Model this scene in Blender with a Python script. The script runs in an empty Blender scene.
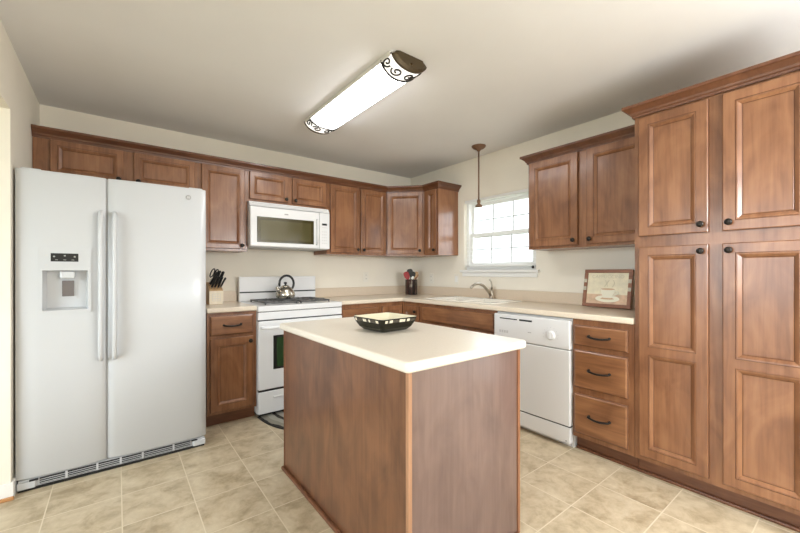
import bpy, bmesh, math, random
from mathutils import Vector, Matrix
random.seed(4)
PI = math.pi
S = bpy.context.scene
COL = S.collection

# ------------------------------------------------------------------ camera
cam_d = bpy.data.cameras.new('camera')
cam = bpy.data.objects.new('camera', cam_d)
COL.objects.link(cam)
cam.location = (-3.022, -3.687, 1.186)
cam.rotation_euler = (PI/2, 0.0011, -0.6573)
cam_d.sensor_width = 36.0
cam_d.lens = 366.65/800*36.0
cam_d.shift_y = 0.0067
cam_d.clip_start = 0.02
S.camera = cam
# ------------------------------------------------------------------ world, daylight, exposure
S.view_settings.view_transform = 'Standard'
S.view_settings.look = 'None'
S.view_settings.gamma = 1.0
S.view_settings.exposure = 1.74
world = bpy.data.worlds.new('world'); S.world = world
world.use_nodes = True
bg = world.node_tree.nodes['Background']
# hazy sky: bright on the hall side (-x), duller to the east, dullest north-east behind the sink window
_n, _l = world.node_tree.nodes.new, world.node_tree.links.new
_tc = _n('ShaderNodeTexCoord'); _sx = _n('ShaderNodeSeparateXYZ')
_l(_tc.outputs['Generated'], _sx.inputs[0])
def _map(src, f0, f1, t0, t1):
    m = _n('ShaderNodeMapRange'); m.interpolation_type = 'SMOOTHSTEP'
    for k, v in (('From Min', f0), ('From Max', f1), ('To Min', t0), ('To Max', t1)): m.inputs[k].default_value = v
    _l(_sx.outputs[src], m.inputs['Value']); return m.outputs['Result']
def _mul(a, b):
    m = _n('ShaderNodeMath'); m.operation = 'MULTIPLY'; _l(a, m.inputs[0]); _l(b, m.inputs[1]); return m.outputs[0]
_side = _map('X', -.3, .3, 3.7, 1.9)
_ne = _mul(_map('Y', 0, .35, 0, 1), _map('X', 0, .3, 0, 1))
_mx = _n('ShaderNodeMix'); _mx.data_type = 'FLOAT'
_l(_ne, _mx.inputs[0]); _l(_side, _mx.inputs[2]); _mx.inputs[3].default_value = 1.05
_l(_mx.outputs[0], bg.inputs[1])
bg.inputs[0].default_value = (0.82, 0.925, 1.0, 1)

def area(name, loc, rot, sx, sy, power, color, portal=False):
    l = bpy.data.lights.new(name, 'AREA'); l.shape = 'RECTANGLE'
    l.size = sx; l.size_y = sy; l.energy = power; l.color = color
    o = bpy.data.objects.new(name, l); COL.objects.link(o)
    o.location = loc; o.rotation_euler = rot
    if portal: l.cycles.is_portal = True
    return o
# daylight portals: patio door, sink window, and the front and hall windows added for light
area('patio_daylight', (0.16, -4.55, 1.03), (PI/2, 0, PI/2), 1.6, 2.06, 1, (1, 1, 1), True)
area('added_front_window_daylight', (-1.8, -6.06, 1.5), (PI/2, 0, 0), 1.4, 1.2, 1, (1, 1, 1), True)
area('added_hall_window_daylight', (-5.42, -3.0, 1.3), (PI/2, 0, -PI/2), 2.6, 1.6, 1, (1, 1, 1), True)
area('sink_window_daylight', (0.16, -1.36, 1.59), (PI/2, 0, PI/2), 0.88, 0.74, 1, (1, 1, 1), True)

# unseen fill light added behind the camera, with no fixture
_pl = bpy.data.lights.new('fill_light', 'POINT'); _pl.energy = 33.0; _pl.shadow_soft_size = .32; _pl.color = (0.93, .965, 1.0)
_po = bpy.data.objects.new('fill_light', _pl); COL.objects.link(_po); _po.location = (-1.15, -4.55, 1.55)

# ------------------------------------------------------------------ materials
def newmat(name):
    m = bpy.data.materials.new(name); m.use_nodes = True
    nt = m.node_tree
    return m, nt, nt.nodes['Principled BSDF']
def pbr(name, col, rough=0.5, metal=0.0, spec=0.5, coat=0.0, noise=None, emit=None):
    m, nt, b = newmat(name)
    b.inputs['Base Color'].default_value = (*col, 1)
    b.inputs['Roughness'].default_value = rough
    b.inputs['Metallic'].default_value = metal
    b.inputs['Specular IOR Level'].default_value = spec
    b.inputs['Coat Weight'].default_value = coat
    b.inputs['Coat Roughness'].default_value = 0.12
    if noise:
        scale, amt = noise
        tc = nt.nodes.new('ShaderNodeTexCoord')
        n = nt.nodes.new('ShaderNodeTexNoise'); n.inputs['Scale'].default_value = scale
        n.inputs['Detail'].default_value = 4
        r = nt.nodes.new('ShaderNodeValToRGB')
        r.color_ramp.elements[0].position = .3; r.color_ramp.elements[1].position = .7
        r.color_ramp.elements[0].color = (*[c*(1-amt) for c in col], 1)
        r.color_ramp.elements[1].color = (*[min(1, c*(1+amt*.5)) for c in col], 1)
        nt.links.new(tc.outputs['Object'], n.inputs['Vector'])
        nt.links.new(n.outputs['Fac'], r.inputs['Fac'])
        nt.links.new(r.outputs['Color'], b.inputs['Base Color'])
    if emit:
        b.inputs['Emission Color'].default_value = (*emit[0], 1)
        b.inputs['Emission Strength'].default_value = emit[1]
    return m
def wood(name, light, dark, axis='z', rough=0.34, coat=0.25):
    m, nt, b = newmat(name)
    N, L = nt.nodes.new, nt.links.new
    tc = N('ShaderNodeTexCoord'); oi = N('ShaderNodeObjectInfo')
    mul = N('ShaderNodeMath'); mul.operation = 'MULTIPLY'; mul.inputs[1].default_value = 37.0
    L(oi.outputs['Random'], mul.inputs[0])
    add = N('ShaderNodeVectorMath'); add.operation = 'ADD'
    L(tc.outputs['Object'], add.inputs[0]); L(mul.outputs[0], add.inputs[1])
    mp = N('ShaderNodeMapping')
    sc = {'z': (30, 30, 1.6), 'x': (1.6, 30, 30), 'y': (30, 1.6, 30)}[axis]
    mp.inputs['Scale'].default_value = sc
    L(add.outputs[0], mp.inputs['Vector'])
    n1 = N('ShaderNodeTexNoise'); n1.inputs['Scale'].default_value = 2.0; n1.inputs['Detail'].default_value = 6; n1.inputs['Distortion'].default_value = .6
    L(mp.outputs[0], n1.inputs['Vector'])
    mp2 = N('ShaderNodeMapping'); mp2.inputs['Scale'].default_value = {'z': (5, 5, 2.2), 'x': (2.2, 5, 5), 'y': (5, 2.2, 5)}[axis]
    L(add.outputs[0], mp2.inputs['Vector'])
    n2 = N('ShaderNodeTexNoise'); n2.inputs['Scale'].default_value = 1.4; n2.inputs['Detail'].default_value = 3; n2.inputs['Distortion'].default_value = 1.2
    L(mp2.outputs[0], n2.inputs['Vector'])
    mix = N('ShaderNodeMix'); mix.data_type = 'FLOAT'; mix.inputs[0].default_value = .62
    L(n1.outputs['Fac'], mix.inputs[2]); L(n2.outputs['Fac'], mix.inputs[3])
    r = N('ShaderNodeValToRGB')
    r.color_ramp.elements[0].position = .36; r.color_ramp.elements[0].color = (*dark, 1)
    r.color_ramp.elements[1].position = .63; r.color_ramp.elements[1].color = (*light, 1)
    L(mix.outputs[0], r.inputs['Fac']); L(r.outputs['Color'], b.inputs['Base Color'])
    b.inputs['Roughness'].default_value = rough
    b.inputs['Coat Weight'].default_value = coat; b.inputs['Coat Roughness'].default_value = .15
    return m
WL, WD = (0.320, 0.143, 0.064), (0.180, 0.070, 0.028)
M = {}
M['wood'] = wood('maple_stain', WL, WD, 'z')
M['wood_h'] = wood('maple_stain_horizontal', (0.335, 0.150, 0.064), (0.18, 0.072, 0.029), 'x')
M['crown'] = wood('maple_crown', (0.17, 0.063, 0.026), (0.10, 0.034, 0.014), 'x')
M['side'] = wood('maple_side_panel', (0.33, 0.145, 0.066), (0.23, 0.092, 0.04), 'z', .28, .4)
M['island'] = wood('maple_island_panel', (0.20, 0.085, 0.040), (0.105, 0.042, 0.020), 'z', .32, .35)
M['island_end_sheen'] = wood('maple_end_panel_painted_sheen', (0.185, 0.112, 0.092), (0.125, 0.072, 0.059), 'z', .34, .6)  # greyed, pinkish colour stands in for the sheen of reflected daylight
M['toe'] = wood('maple_toe_kick', (0.20, 0.08, 0.036), (0.12, 0.045, 0.02), 'x', .45, .1)
M['glaze_shade'] = pbr('dark_glaze_and_shade', (0.13, 0.05, 0.022), .5)  # glaze lines; also paints shade on door edges and in the island gap
M['edge'] = wood('pale_corner_moulding', (0.42, 0.225, 0.125), (0.33, 0.165, 0.085), 'z')
M['wall'] = pbr('cream_wall_paint', (0.87, 0.805, 0.69), .75, spec=.25, noise=(3, .03))
M['ceil'] = pbr('ceiling_paint', (0.80, 0.785, 0.77), .85, spec=.2, noise=(2, .03))
M['white_paint'] = pbr('white_trim_paint', (0.86, 0.84, 0.80), .45)
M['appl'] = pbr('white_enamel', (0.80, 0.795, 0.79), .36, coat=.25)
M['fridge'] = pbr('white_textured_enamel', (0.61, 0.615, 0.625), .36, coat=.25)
M['appl2'] = pbr('white_plastic', (0.76, 0.755, 0.745), .4)
M['darkgrey'] = pbr('taupe_plastic', (0.17, 0.145, 0.135), .4)
M['ivory'] = pbr('ivory_plastic', (0.84, 0.79, 0.69), .4)
M['grey'] = pbr('grey_plastic', (0.38, 0.37, 0.36), .4)
M['palegrey'] = pbr('pale_grey_print', (0.62, 0.61, 0.60), .4)
M['black'] = pbr('black_plastic', (0.012, 0.012, 0.012), .3)
M['gap'] = pbr('dark_seam', (0.03, 0.03, 0.03), .6)
M['iron'] = pbr('cast_iron', (0.085, 0.083, 0.080), .38)
M['bronze'] = pbr('oil_rubbed_bronze', (0.022, 0.018, 0.015), .35, metal=.5)
M['bronze_cap'] = pbr('antique_bronze', (0.085, 0.060, 0.032), .4, metal=.5)
M['brown_metal'] = pbr('brown_metal', (0.20, 0.11, 0.065), .4, metal=.5)
M['steel'] = pbr('brushed_steel', (0.62, 0.58, 0.50), .25, metal=1)
M['nickel'] = pbr('brushed_nickel', (0.50, 0.45, 0.38), .28, metal=1)
M['counter'] = pbr('cream_solid_surface', (0.80, 0.69, 0.545), .32, coat=.2, noise=(160, .06))
M['counter_w'] = pbr('pale_solid_surface', (0.84, 0.765, 0.65), .3, coat=.25, noise=(160, .05))
M['splash'] = pbr('tan_solid_surface', (0.70, 0.575, 0.44), .4, noise=(160, .06))
M['sink'] = pbr('cream_sink', (0.87, 0.82, 0.73), .2, coat=.5)
M['oven_glass'] = pbr('oven_glass_painted_reflection', (0.03, 0.065, 0.025), .08, coat=.6)  # green reflection painted into the dark glass colour
M['mw_glass'] = pbr('olive_microwave_glass', (0.085, 0.075, 0.028), .12, coat=.6)
M['mw_glass_rim'] = pbr('dark_olive_glass_border', (0.05, 0.043, 0.014), .1, coat=.6)
M['diffuser'] = pbr('lamp_diffuser', (0.95, 0.95, 0.93), .4, emit=((0.95, 0.97, 1.0), 4.4))
M['lamp_end'] = pbr('etched_lamp_glass', (0.90, 0.89, 0.86), .4, emit=((1.0, 0.96, 0.9), .30))
M['tan_wood'] = wood('tan_wood', (0.62, 0.40, 0.20), (0.48, 0.28, 0.13), 'z', .5, 0)
M['pale_wood'] = wood('pale_wood', (0.84, 0.75, 0.60), (0.76, 0.65, 0.48), 'z', .5, 0)
M['oak_strip'] = wood('orange_oak', (0.55, 0.27, 0.10), (0.42, 0.19, 0.07), 'y', .4, .2)
M['red'] = pbr('red_nylon', (0.30, 0.012, 0.015), .35)
M['green'] = pbr('olive_handle', (0.16, 0.17, 0.05), .5)
M['frame'] = wood('frame_wood', (0.34, 0.15, 0.085), (0.22, 0.085, 0.045), 'x', .5, .1)
M['inlay'] = pbr('stone_inlay', (0.55, 0.50, 0.38), .5, noise=(60, .3))
M['art_cream'] = pbr('art_cream', (0.83, 0.75, 0.55), .6, noise=(25, .12))
M['art_tan'] = pbr('art_tan', (0.72, 0.50, 0.33), .6, noise=(25, .2))
M['art_white'] = pbr('art_white', (0.87, 0.82, 0.66), .6)
M['art_coffee'] = pbr('art_coffee', (0.62, 0.42, 0.25), .6)
M['art_ink'] = pbr('art_ink', (0.66, 0.59, 0.42), .6)
M['bowl_in'] = pbr('cream_glaze', (0.74, 0.68, 0.50), .3, coat=.3)
M['bowl_out'] = pbr('dark_olive_glaze', (0.010, 0.009, 0.004), .15, spec=.3)
M['mosaic_dark'] = pbr('mosaic_dark', (0.07, 0.06, 0.045), .25)
M['mosaic_pale'] = pbr('mosaic_pale', (0.80, 0.72, 0.55), .2)
M['patio'] = pbr('pale_patio_concrete', (0.62, 0.58, 0.52), .8, noise=(4, .1))
M['grass'] = pbr('lawn', (0.17, 0.19, 0.11), .9, noise=(8, .4))

def floor_mat():
    m, nt, b = newmat('beige_vinyl_tile')
    N, L = nt.nodes.new, nt.links.new
    tc = N('ShaderNodeTexCoord')
    mp = N('ShaderNodeMapping'); mp.inputs['Location'].default_value = (0.0, 0.0, 0)
    L(tc.outputs['Object'], mp.inputs['Vector'])
    br = N('ShaderNodeTexBrick'); br.offset = 0.0; br.squash = 1.0
    br.inputs['Scale'].default_value = 1.0
    br.inputs['Brick Width'].default_value = 0.3005; br.inputs['Row Height'].default_value = 0.3005
    br.inputs['Mortar Size'].default_value = 0.0030; br.inputs['Mortar Smooth'].default_value = .3
    br.inputs['Bias'].default_value = 0
    br.inputs['Color1'].default_value = (0, 0, 0, 1); br.inputs['Color2'].default_value = (1, 1, 1, 1)
    br.inputs['Mortar'].default_value = (.5, .5, .5, 1)
    L(mp.outputs[0], br.inputs['Vector'])
    off = N('ShaderNodeVectorMath'); off.operation = 'SCALE'; off.inputs[3].default_value = 9.0
    L(br.outputs['Color'], off.inputs[0])
    ad = N('ShaderNodeVectorMath'); ad.operation = 'ADD'
    L(tc.outputs['Object'], ad.inputs[0]); L(off.outputs[0], ad.inputs[1])
    n1 = N('ShaderNodeTexNoise'); n1.inputs['Scale'].default_value = 8.5; n1.inputs['Detail'].default_value = 9; n1.inputs['Roughness'].default_value = .66; n1.inputs['Distortion'].default_value = .3
    L(ad.outputs[0], n1.inputs['Vector'])
    r = N('ShaderNodeValToRGB')
    e = r.color_ramp.elements
    e[0].position = .32; e[0].color = (0.39, 0.30, 0.185, 1)
    e[1].position = .70; e[1].color = (0.69, 0.585, 0.42, 1)
    k = e.new(.5); k.color = (0.57, 0.46, 0.31, 1)
    L(n1.outputs['Fac'], r.inputs['Fac'])
    mx = N('ShaderNodeMix'); mx.data_type = 'RGBA'
    mx.inputs[7].default_value = (0.72, 0.62, 0.46, 1)
    L(br.outputs['Fac'], mx.inputs[0]); L(r.outputs['Color'], mx.inputs[6])
    L(mx.outputs[2], b.inputs['Base Color'])
    b.inputs['Roughness'].default_value = .38
    b.inputs['Specular IOR Level'].default_value = .4
    return m
M['floor'] = floor_mat()
def glass_mat():
    m = bpy.data.materials.new('window_glass'); m.use_nodes = True
    nt = m.node_tree; nt.nodes.clear()
    o = nt.nodes.new('ShaderNodeOutputMaterial'); mix = nt.nodes.new('ShaderNodeMixShader')
    t = nt.nodes.new('ShaderNodeBsdfTransparent'); g = nt.nodes.new('ShaderNodeBsdfGlossy'); g.inputs['Roughness'].default_value = .02
    mix.inputs[0].default_value = .06
    nt.links.new(t.outputs[0], mix.inputs[1]); nt.links.new(g.outputs[0], mix.inputs[2]); nt.links.new(mix.outputs[0], o.inputs[0])
    return m
M['glass'] = glass_mat()
def slat_mat():
    m, nt, b = newmat('blind_slat')
    b.inputs['Base Color'].default_value = (.85, .85, .84, 1); b.inputs['Roughness'].default_value = .5
    tr = nt.nodes.new('ShaderNodeBsdfTranslucent'); tr.inputs[0].default_value = (.9, .9, .88, 1)
    mix = nt.nodes.new('ShaderNodeMixShader'); mix.inputs[0].default_value = .28
    out = nt.nodes['Material Output']
    nt.links.new(b.outputs[0], mix.inputs[1]); nt.links.new(tr.outputs[0], mix.inputs[2]); nt.links.new(mix.outputs[0], out.inputs[0])
    return m
M['slat'] = slat_mat()
def rug_mat():
    m, nt, b = newmat('patterned_rug')
    N, L = nt.nodes.new, nt.links.new
    tc = N('ShaderNodeTexCoord')
    mp = N('ShaderNodeMapping'); mp.inputs['Scale'].default_value = (1/.377, 1/.57, 0)
    L(tc.outputs['Object'], mp.inputs['Vector'])
    ln = N('ShaderNodeVectorMath'); ln.operation = 'LENGTH'; L(mp.outputs[0], ln.inputs[0])
    w = N('ShaderNodeTexNoise'); w.inputs['Scale'].default_value = 9; L(tc.outputs['Object'], w.inputs['Vector'])
    a = N('ShaderNodeMath'); a.operation = 'MULTIPLY_ADD'; a.inputs[1].default_value = .10
    L(w.outputs['Fac'], a.inputs[0]); L(ln.outputs['Value'], a.inputs[2])
    r = N('ShaderNodeValToRGB'); r.color_ramp.interpolation = 'CONSTANT'
    e = r.color_ramp.elements
    e[0].position = 0; e[0].color = (.16, .06, .03, 1)
    e[1].position = .50; e[1].color = (.34, .32, .27, 1)
    for p, c in ((.66, (.03, .025, .02, 1)), (.74, (.36, .34, .28, 1)), (.86, (.27, .25, .20, 1)), (.98, (.018, .016, .014, 1))):
        x = e.new(p); x.color = c
    L(a.outputs[0], r.inputs['Fac']); L(r.outputs['Color'], b.inputs['Base Color'])
    b.inputs['Roughness'].default_value = .95
    return m
M['rug'] = rug_mat()
def crock_mat():
    m, nt, b = newmat('dark_mottled_crock')
    N, L = nt.nodes.new, nt.links.new
    tc = N('ShaderNodeTexCoord')
    mp = N('ShaderNodeMapping'); mp.inputs['Scale'].default_value = (26, 26, 7)
    n = N('ShaderNodeTexNoise'); n.inputs['Scale'].default_value = 1.0; n.inputs['Detail'].default_value = 3
    L(tc.outputs['Object'], mp.inputs[0]); L(mp.outputs[0], n.inputs['Vector'])
    r = N('ShaderNodeValToRGB'); e = r.color_ramp.elements
    e[0].position = .45; e[0].color = (.016, .010, .009, 1)
    e[1].position = .72; e[1].color = (.34, .30, .24, 1)
    k = e.new(.60); k.color = (.055, .02, .016, 1)
    L(n.outputs['Fac'], r.inputs['Fac']); L(r.outputs['Color'], b.inputs['Base Color'])
    b.inputs['Roughness'].default_value = .2
    return m
M['crock'] = crock_mat()

# ------------------------------------------------------------------ helpers
class MB:
    """collects shapes into one bmesh; several material slots"""
    def __init__(s):
        s.bm = bmesh.new(); s.mats = []; s.cur = 0
    def mat(s, m):
        m = M[m] if isinstance(m, str) else m
        if m not in s.mats: s.mats.append(m)
        s.cur = s.mats.index(m); return s
    def face(s, vs, smooth=False):
        try: f = s.bm.faces.new(vs)
        except ValueError: return None
        f.material_index = s.cur; f.smooth = smooth; return f
    def v(s, p): return s.bm.verts.new(p)
    def poly(s, pts): return s.face([s.v(p) for p in pts])
    def box(s, x0, x1, y0, y1, z0, z1, bev=0.0, seg=2):
        b = bmesh.new()
        vs = [b.verts.new((x, y, z)) for x in (x0, x1) for y in (y0, y1) for z in (z0, z1)]
        for q in ((0, 1, 3, 2), (4, 6, 7, 5), (0, 4, 5, 1), (2, 3, 7, 6), (0, 2, 6, 4), (1, 5, 7, 3)):
            b.faces.new([vs[i] for i in q])
        if bev > 0: bmesh.ops.bevel(b, geom=b.edges[:], offset=bev, segments=seg, affect='EDGES', profile=.5)
        s.merge(b); return s
    def merge(s, b, mtx=None, smooth=False):
        if mtx is not None: bmesh.ops.transform(b, matrix=mtx, verts=b.verts[:])
        mp = {}
        for v in b.verts: mp[v] = s.bm.verts.new(v.co)
        for f in b.faces:
            try:
                g = s.bm.faces.new([mp[v] for v in f.verts]); g.material_index = s.cur; g.smooth = smooth or f.smooth
            except ValueError: pass
        b.free()
    def prism(s, pts, z0, z1, bev=0.0, seg=2, only_top=False):
        b = bmesh.new()
        lo = [b.verts.new((x, y, z0)) for x, y in pts]; hi = [b.verts.new((x, y, z1)) for x, y in pts]
        n = len(pts)
        b.faces.new(lo[::-1]); b.faces.new(hi)
        for i in range(n): b.faces.new((lo[i], lo[(i+1) % n], hi[(i+1) % n], hi[i]))
        bmesh.ops.recalc_face_normals(b, faces=b.faces[:])
        if bev > 0:
            es = [e for e in b.edges if abs(e.verts[0].co.z-e.verts[1].co.z) < 1e-6 and (not only_top or e.verts[0].co.z > (z0+z1)/2)]
            bmesh.ops.bevel(b, geom=es, offset=bev, segments=seg, affect='EDGES', profile=.5)
        s.merge(b); return s
    def lathe(s, prof, c=(0, 0, 0), axis='z', n=24, cap=True):
        """prof: (radius, height) pairs"""
        rings = []
        for r, h in prof:
            ring = []
            for k in range(n):
                a = 2*PI*k/n; p = (r*math.cos(a), r*math.sin(a), h)
                if axis == 'y': p = (p[0], -p[2], p[1])       # height along -y
                elif axis == 'x': p = (-p[2], p[0], p[1])     # height along -x
                ring.append(s.v((c[0]+p[0], c[1]+p[1], c[2]+p[2])))
            rings.append(ring)
        for a, b in zip(rings, rings[1:]):
            for k in range(n): s.face((a[k], a[(k+1) % n], b[(k+1) % n], b[k]), True)
        if cap:
            s.face(rings[0][::-1]); s.face(rings[-1])
        return s
    def tube(s, pts, r, n=10, flat=None):
        pts = [Vector(p) for p in pts]
        rs = r if isinstance(r, (list, tuple)) else [r]*len(pts)
        rings = []; prev = None
        for i, p in enumerate(pts):
            t = (pts[min(i+1, len(pts)-1)]-pts[max(i-1, 0)]).normalized()
            if prev is None:
                u = t.orthogonal().normalized()
                if flat: u = Vector(flat)
            else:
                u = prev
            u = (u-t*u.dot(t)).normalized(); prev = u; w = t.cross(u)
            rings.append([s.v(p+(u*math.cos(2*PI*k/n)+w*math.sin(2*PI*k/n))*rs[i]) for k in range(n)])
        for a, b in zip(rings, rings[1:]):
            for k in range(n): s.face((a[k], a[(k+1) % n], b[(k+1) % n], b[k]), True)
        s.face(rings[0][::-1]); s.face(rings[-1]); return s
    def build(s, name, parent=None, mat=None):
        if mat: s.mats = [M[mat] if isinstance(mat, str) else mat]
        bmesh.ops.recalc_face_normals(s.bm, faces=s.bm.faces[:])
        me = bpy.data.meshes.new(name); s.bm.to_mesh(me); s.bm.free()
        for m in s.mats: me.materials.append(m)
        o = bpy.data.objects.new(name, me); COL.objects.link(o)
        if parent: o.parent = parent
        return o
def B(m): return MB().mat(m)
def tag(o, label, cat, group=None):
    o['label'] = label; o['category'] = cat
    if group: o['group'] = group
    return o
def thing(name, label, cat, loc=(0, 0, 0), rz=0.0, group=None):
    o = bpy.data.objects.new(name, None); COL.objects.link(o)
    o.location = loc; o.rotation_euler = (0, 0, rz); o.empty_display_size = .05
    return tag(o, label, cat, group)
def struct(o):
    o['kind'] = 'structure'; return o
def arc(p0, p1, bulge, n):
    """points from p0 to p1 bending by bulge (Vector)"""
    return [Vector(p0).lerp(Vector(p1), i/n)+Vector(bulge)*math.sin(PI*i/n) for i in range(n+1)]
def textmesh(body, size, mat, name, parent, loc, rot, align='CENTER', ext=.0004):
    c = bpy.data.curves.new(name, 'FONT'); c.body = body; c.size = size; c.align_x = align; c.align_y = 'CENTER'; c.extrude = ext
    t = bpy.data.objects.new(name, c); COL.objects.link(t)
    dg = bpy.context.evaluated_depsgraph_get()
    me = bpy.data.meshes.new_from_object(t.evaluated_get(dg))
    bpy.data.objects.remove(t); bpy.data.curves.remove(c)
    me.materials.clear(); me.materials.append(M[mat])
    o = bpy.data.objects.new(name, me); COL.objects.link(o); o.parent = parent; o.location = loc; o.rotation_euler = rot
    return o

# ------------------------------------------------------------------ room shell
H = 2.40; XL = -3.464; YB = -5.9
WT = 0.12
o = struct(B('floor').box(-5.4, 0.14, YB-.14, 0.14, -.10, 0).build('floor'))
o.location = (-0.9+.3005*0, -2.4445, 0)     # tile joints fall where the photo shows them
o.data.transform(Matrix.Translation((0.9, 2.4445, 0)))
struct(B('ceil').box(-5.4, 0.14, YB-.14, 0.14, H, H+.10).build('ceiling'))
struct(B('wall').box(-5.4, 0.14, 0, .14, 0, H).build('wall_back'))
# window wall with its opening
WY0, WY1, WZ0, WZ1 = -1.800, -0.925, 1.205, 1.962
w = B('wall')
w.box(0, .14, YB, -5.35, 0, H); w.box(0, .14, -3.75, WY0, 0, H); w.box(0, .14, -5.35, -3.75, 2.06, H); w.box(0, .14, WY1, 0, 0, H); w.box(0, .14, WY0, WY1, 0, WZ0); w.box(0, .14, WY0, WY1, WZ1, H)
struct(w.build('wall_right'))
# left wall: short return beside the refrigerator, then a wide cased-free opening
JY = -0.92
w = B('wall')
w.box(XL-WT, XL, JY, 0, 0, H); w.box(XL-WT, XL, -4.5, JY, 2.04, H); w.box(XL-WT, XL, YB, -4.5, 0, H)
struct(w.build('wall_left'))
struct(B('wall').box(-5.4, -5.28, YB, -4.3, 0, H).box(-5.4, -5.28, -1.7, 0, 0, H).box(-5.4, -5.28, -4.3, -1.7, 0, .5).box(-5.4, -5.28, -4.3, -1.7, 2.1, H).build('wall_hall'))
# wall behind the camera with a window added for light; glazed patio door in the right wall; hall window on the left, also added for light
PX0, PX1 = -2.5, -1.1
w = B('wall')
w.box(-5.4, PX0, YB-.14, YB, 0, H); w.box(PX1, .14, YB-.14, YB, 0, H); w.box(PX0, PX1, YB-.14, YB, 2.1, H); w.box(PX0, PX1, YB-.14, YB, 0, .9)
struct(w.build('wall_front'))
def glazed(nm, a0, a1, z0, z1, pos, along, mid):
    m = B('white_paint'); g = []
    def bx(m, p0, p1, q0, q1, zz0, zz1):
        if along == 'x': m.box(p0, p1, q0, q1, zz0, zz1)
        else: m.box(q0, q1, p0, p1, zz0, zz1)
    t = .06
    bx(m, a0, a0+t, pos-.04, pos+.04, z0, z1); bx(m, a1-t, a1, pos-.04, pos+.04, z0, z1); bx(m, mid-.04, mid+.04, pos-.04, pos+.04, z0, z1)
    [bx(m, p0, p1, pos-.04, pos+.04, q0, q0+t) for p0, p1 in ((a0+t, mid-.04), (mid+.04, a1-t)) for q0 in (z0, z1-t)]
    o = struct(m.build(nm))
    for p0, p1 in ((a0+t, mid-.04), (mid+.04, a1-t)):
        m = B('glass'); bx(m, p0, p1, pos-.003, pos+.003, z0+t, z1-t); m.build('pane', o)
glazed('added_front_window', PX0, PX1, .9, 2.1, YB-.07, 'x', -1.8)
glazed('door_1', -5.35, -3.75, 0, 2.06, .07, 'y', -4.55)
glazed('added_hall_window', -4.3, -1.7, .5, 2.1, -5.34, 'y', -3.0)
struct(B('patio').box(.15, 4, -9, -2.2, -.15, -.06).build('patio'))
lawn = struct(B('grass').box(-22, 22, -24, 14, -.30, -.20).build('lawn'))
# baseboard and oak shoe strip around the left wall end
struct(B('white_paint').box(XL-WT-.012, XL+.012, JY-.012, JY, 0, .085, .003).box(XL, XL+.012, JY, -.03, 0, .085, .003).build('baseboard_left'))
struct(B('oak_strip').box(XL-WT-.028, XL+.016, JY-.03, JY-.012, 0, .018, .005).build('trim_1'))

# ------------------------------------------------------------------ sink window
win = struct(bpy.data.objects.new('window_1', None)); COL.objects.link(win)
gx = .075
f = B('white_paint')
f.box(gx-.03, gx+.05, WY1-.035, WY1, WZ0, WZ1); f.box(gx-.03, gx+.05, WY0, WY0+.035, WZ0, WZ1)
f.box(gx-.03, gx+.05, WY0+.035, WY1-.035, WZ1-.035, WZ1); f.box(gx-.03, gx+.05, WY0+.035, WY1-.035, WZ0, WZ0+.03)
f.build('window_frame', win)
def sash(nm, x, z0, z1, rail):
    s_ = B('white_paint'); y0, y1 = WY0+.035, WY1-.035; t = .035
    s_.box(x, x+.025, y0, y0+t, z0, z1); s_.box(x, x+.025, y1-t, y1, z0, z1)
    s_.box(x, x+.025, y0+t, y1-t, z0, z0+rail); s_.box(x, x+.025, y0+t, y1-t, z1-t, z1)
    o = s_.build(nm, win)
    m_ = B('palegrey'); ww = (y1-y0-2*t)/3
    for k in (1, 2): m_.box(x+.008, x+.018, y0+t+ww*k-.007, y0+t+ww*k+.007, z0+rail, z1-t)
    zc = (z0+rail+z1-t)/2
    [m_.box(x+.008, x+.018, y0+t+ww*k+(.007 if k else 0), y0+t+ww*(k+1)-(.007 if k < 2 else 0), zc-.006, zc+.006) for k in range(3)]
    m_.build('muntin', o)
    B('glass').box(x+.011, x+.015, y0+t, y1-t, z0+rail, z1-t).build('pane', o)
sash('upper_sash', gx+.02, 1.555, WZ1-.035, .04)
sash('lower_sash', gx-.012, WZ0+.03, 1.60, .05)
struct(B('white_paint').box(-.035, .10, WY0-.04, WY1+.035, WZ0-.025, WZ0, .004).box(-.014, -.0005, WY0-.02, WY1+.015, WZ0-.07, WZ0-.026, .003).build('window_sill', win))
bl = thing('window_blind', 'open white horizontal blind hanging in the window over the sink', 'window blind', (.015, (WY0+WY1)/2, WZ1))
hw = (WY1-WY0)/2-.008
B('white_paint').box(-.012, .026, -hw, hw, -.03, -.001, .003).build('headrail', bl)
sl = B('slat')
for k in range(15):
    z = -.055-.0455*k
    sl.poly([(-.008, -hw, z-.0018), (-.008, hw, z-.0018), (.014, hw, z+.0018), (.014, -hw, z+.0018)])
sl.build('slats', bl)
B('white_paint').box(-.008, .014, -hw, hw, -.722, -.708, .003).build('bottom_rail', bl)
c_ = B('white_paint')
for y in (-hw*.72, 0, hw*.72): c_.box(.002, .0035, y-.0007, y+.0007, -.715, -.03)
c_.build('ladder_cord', bl)
t_ = B('bronze').lathe([(.003, 0), (.011, .006), (.011, .018), (.004, .026)], (-.022, -hw+.02, -.745), n=12)
t_.mat('white_paint').tube([(-.022, -hw+.02, -.72), (-.016, -hw+.02, -.4), (-.01, -hw+.02, -.02)], .0012, 6)
t_.build('cord_tassel', bl)

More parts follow.
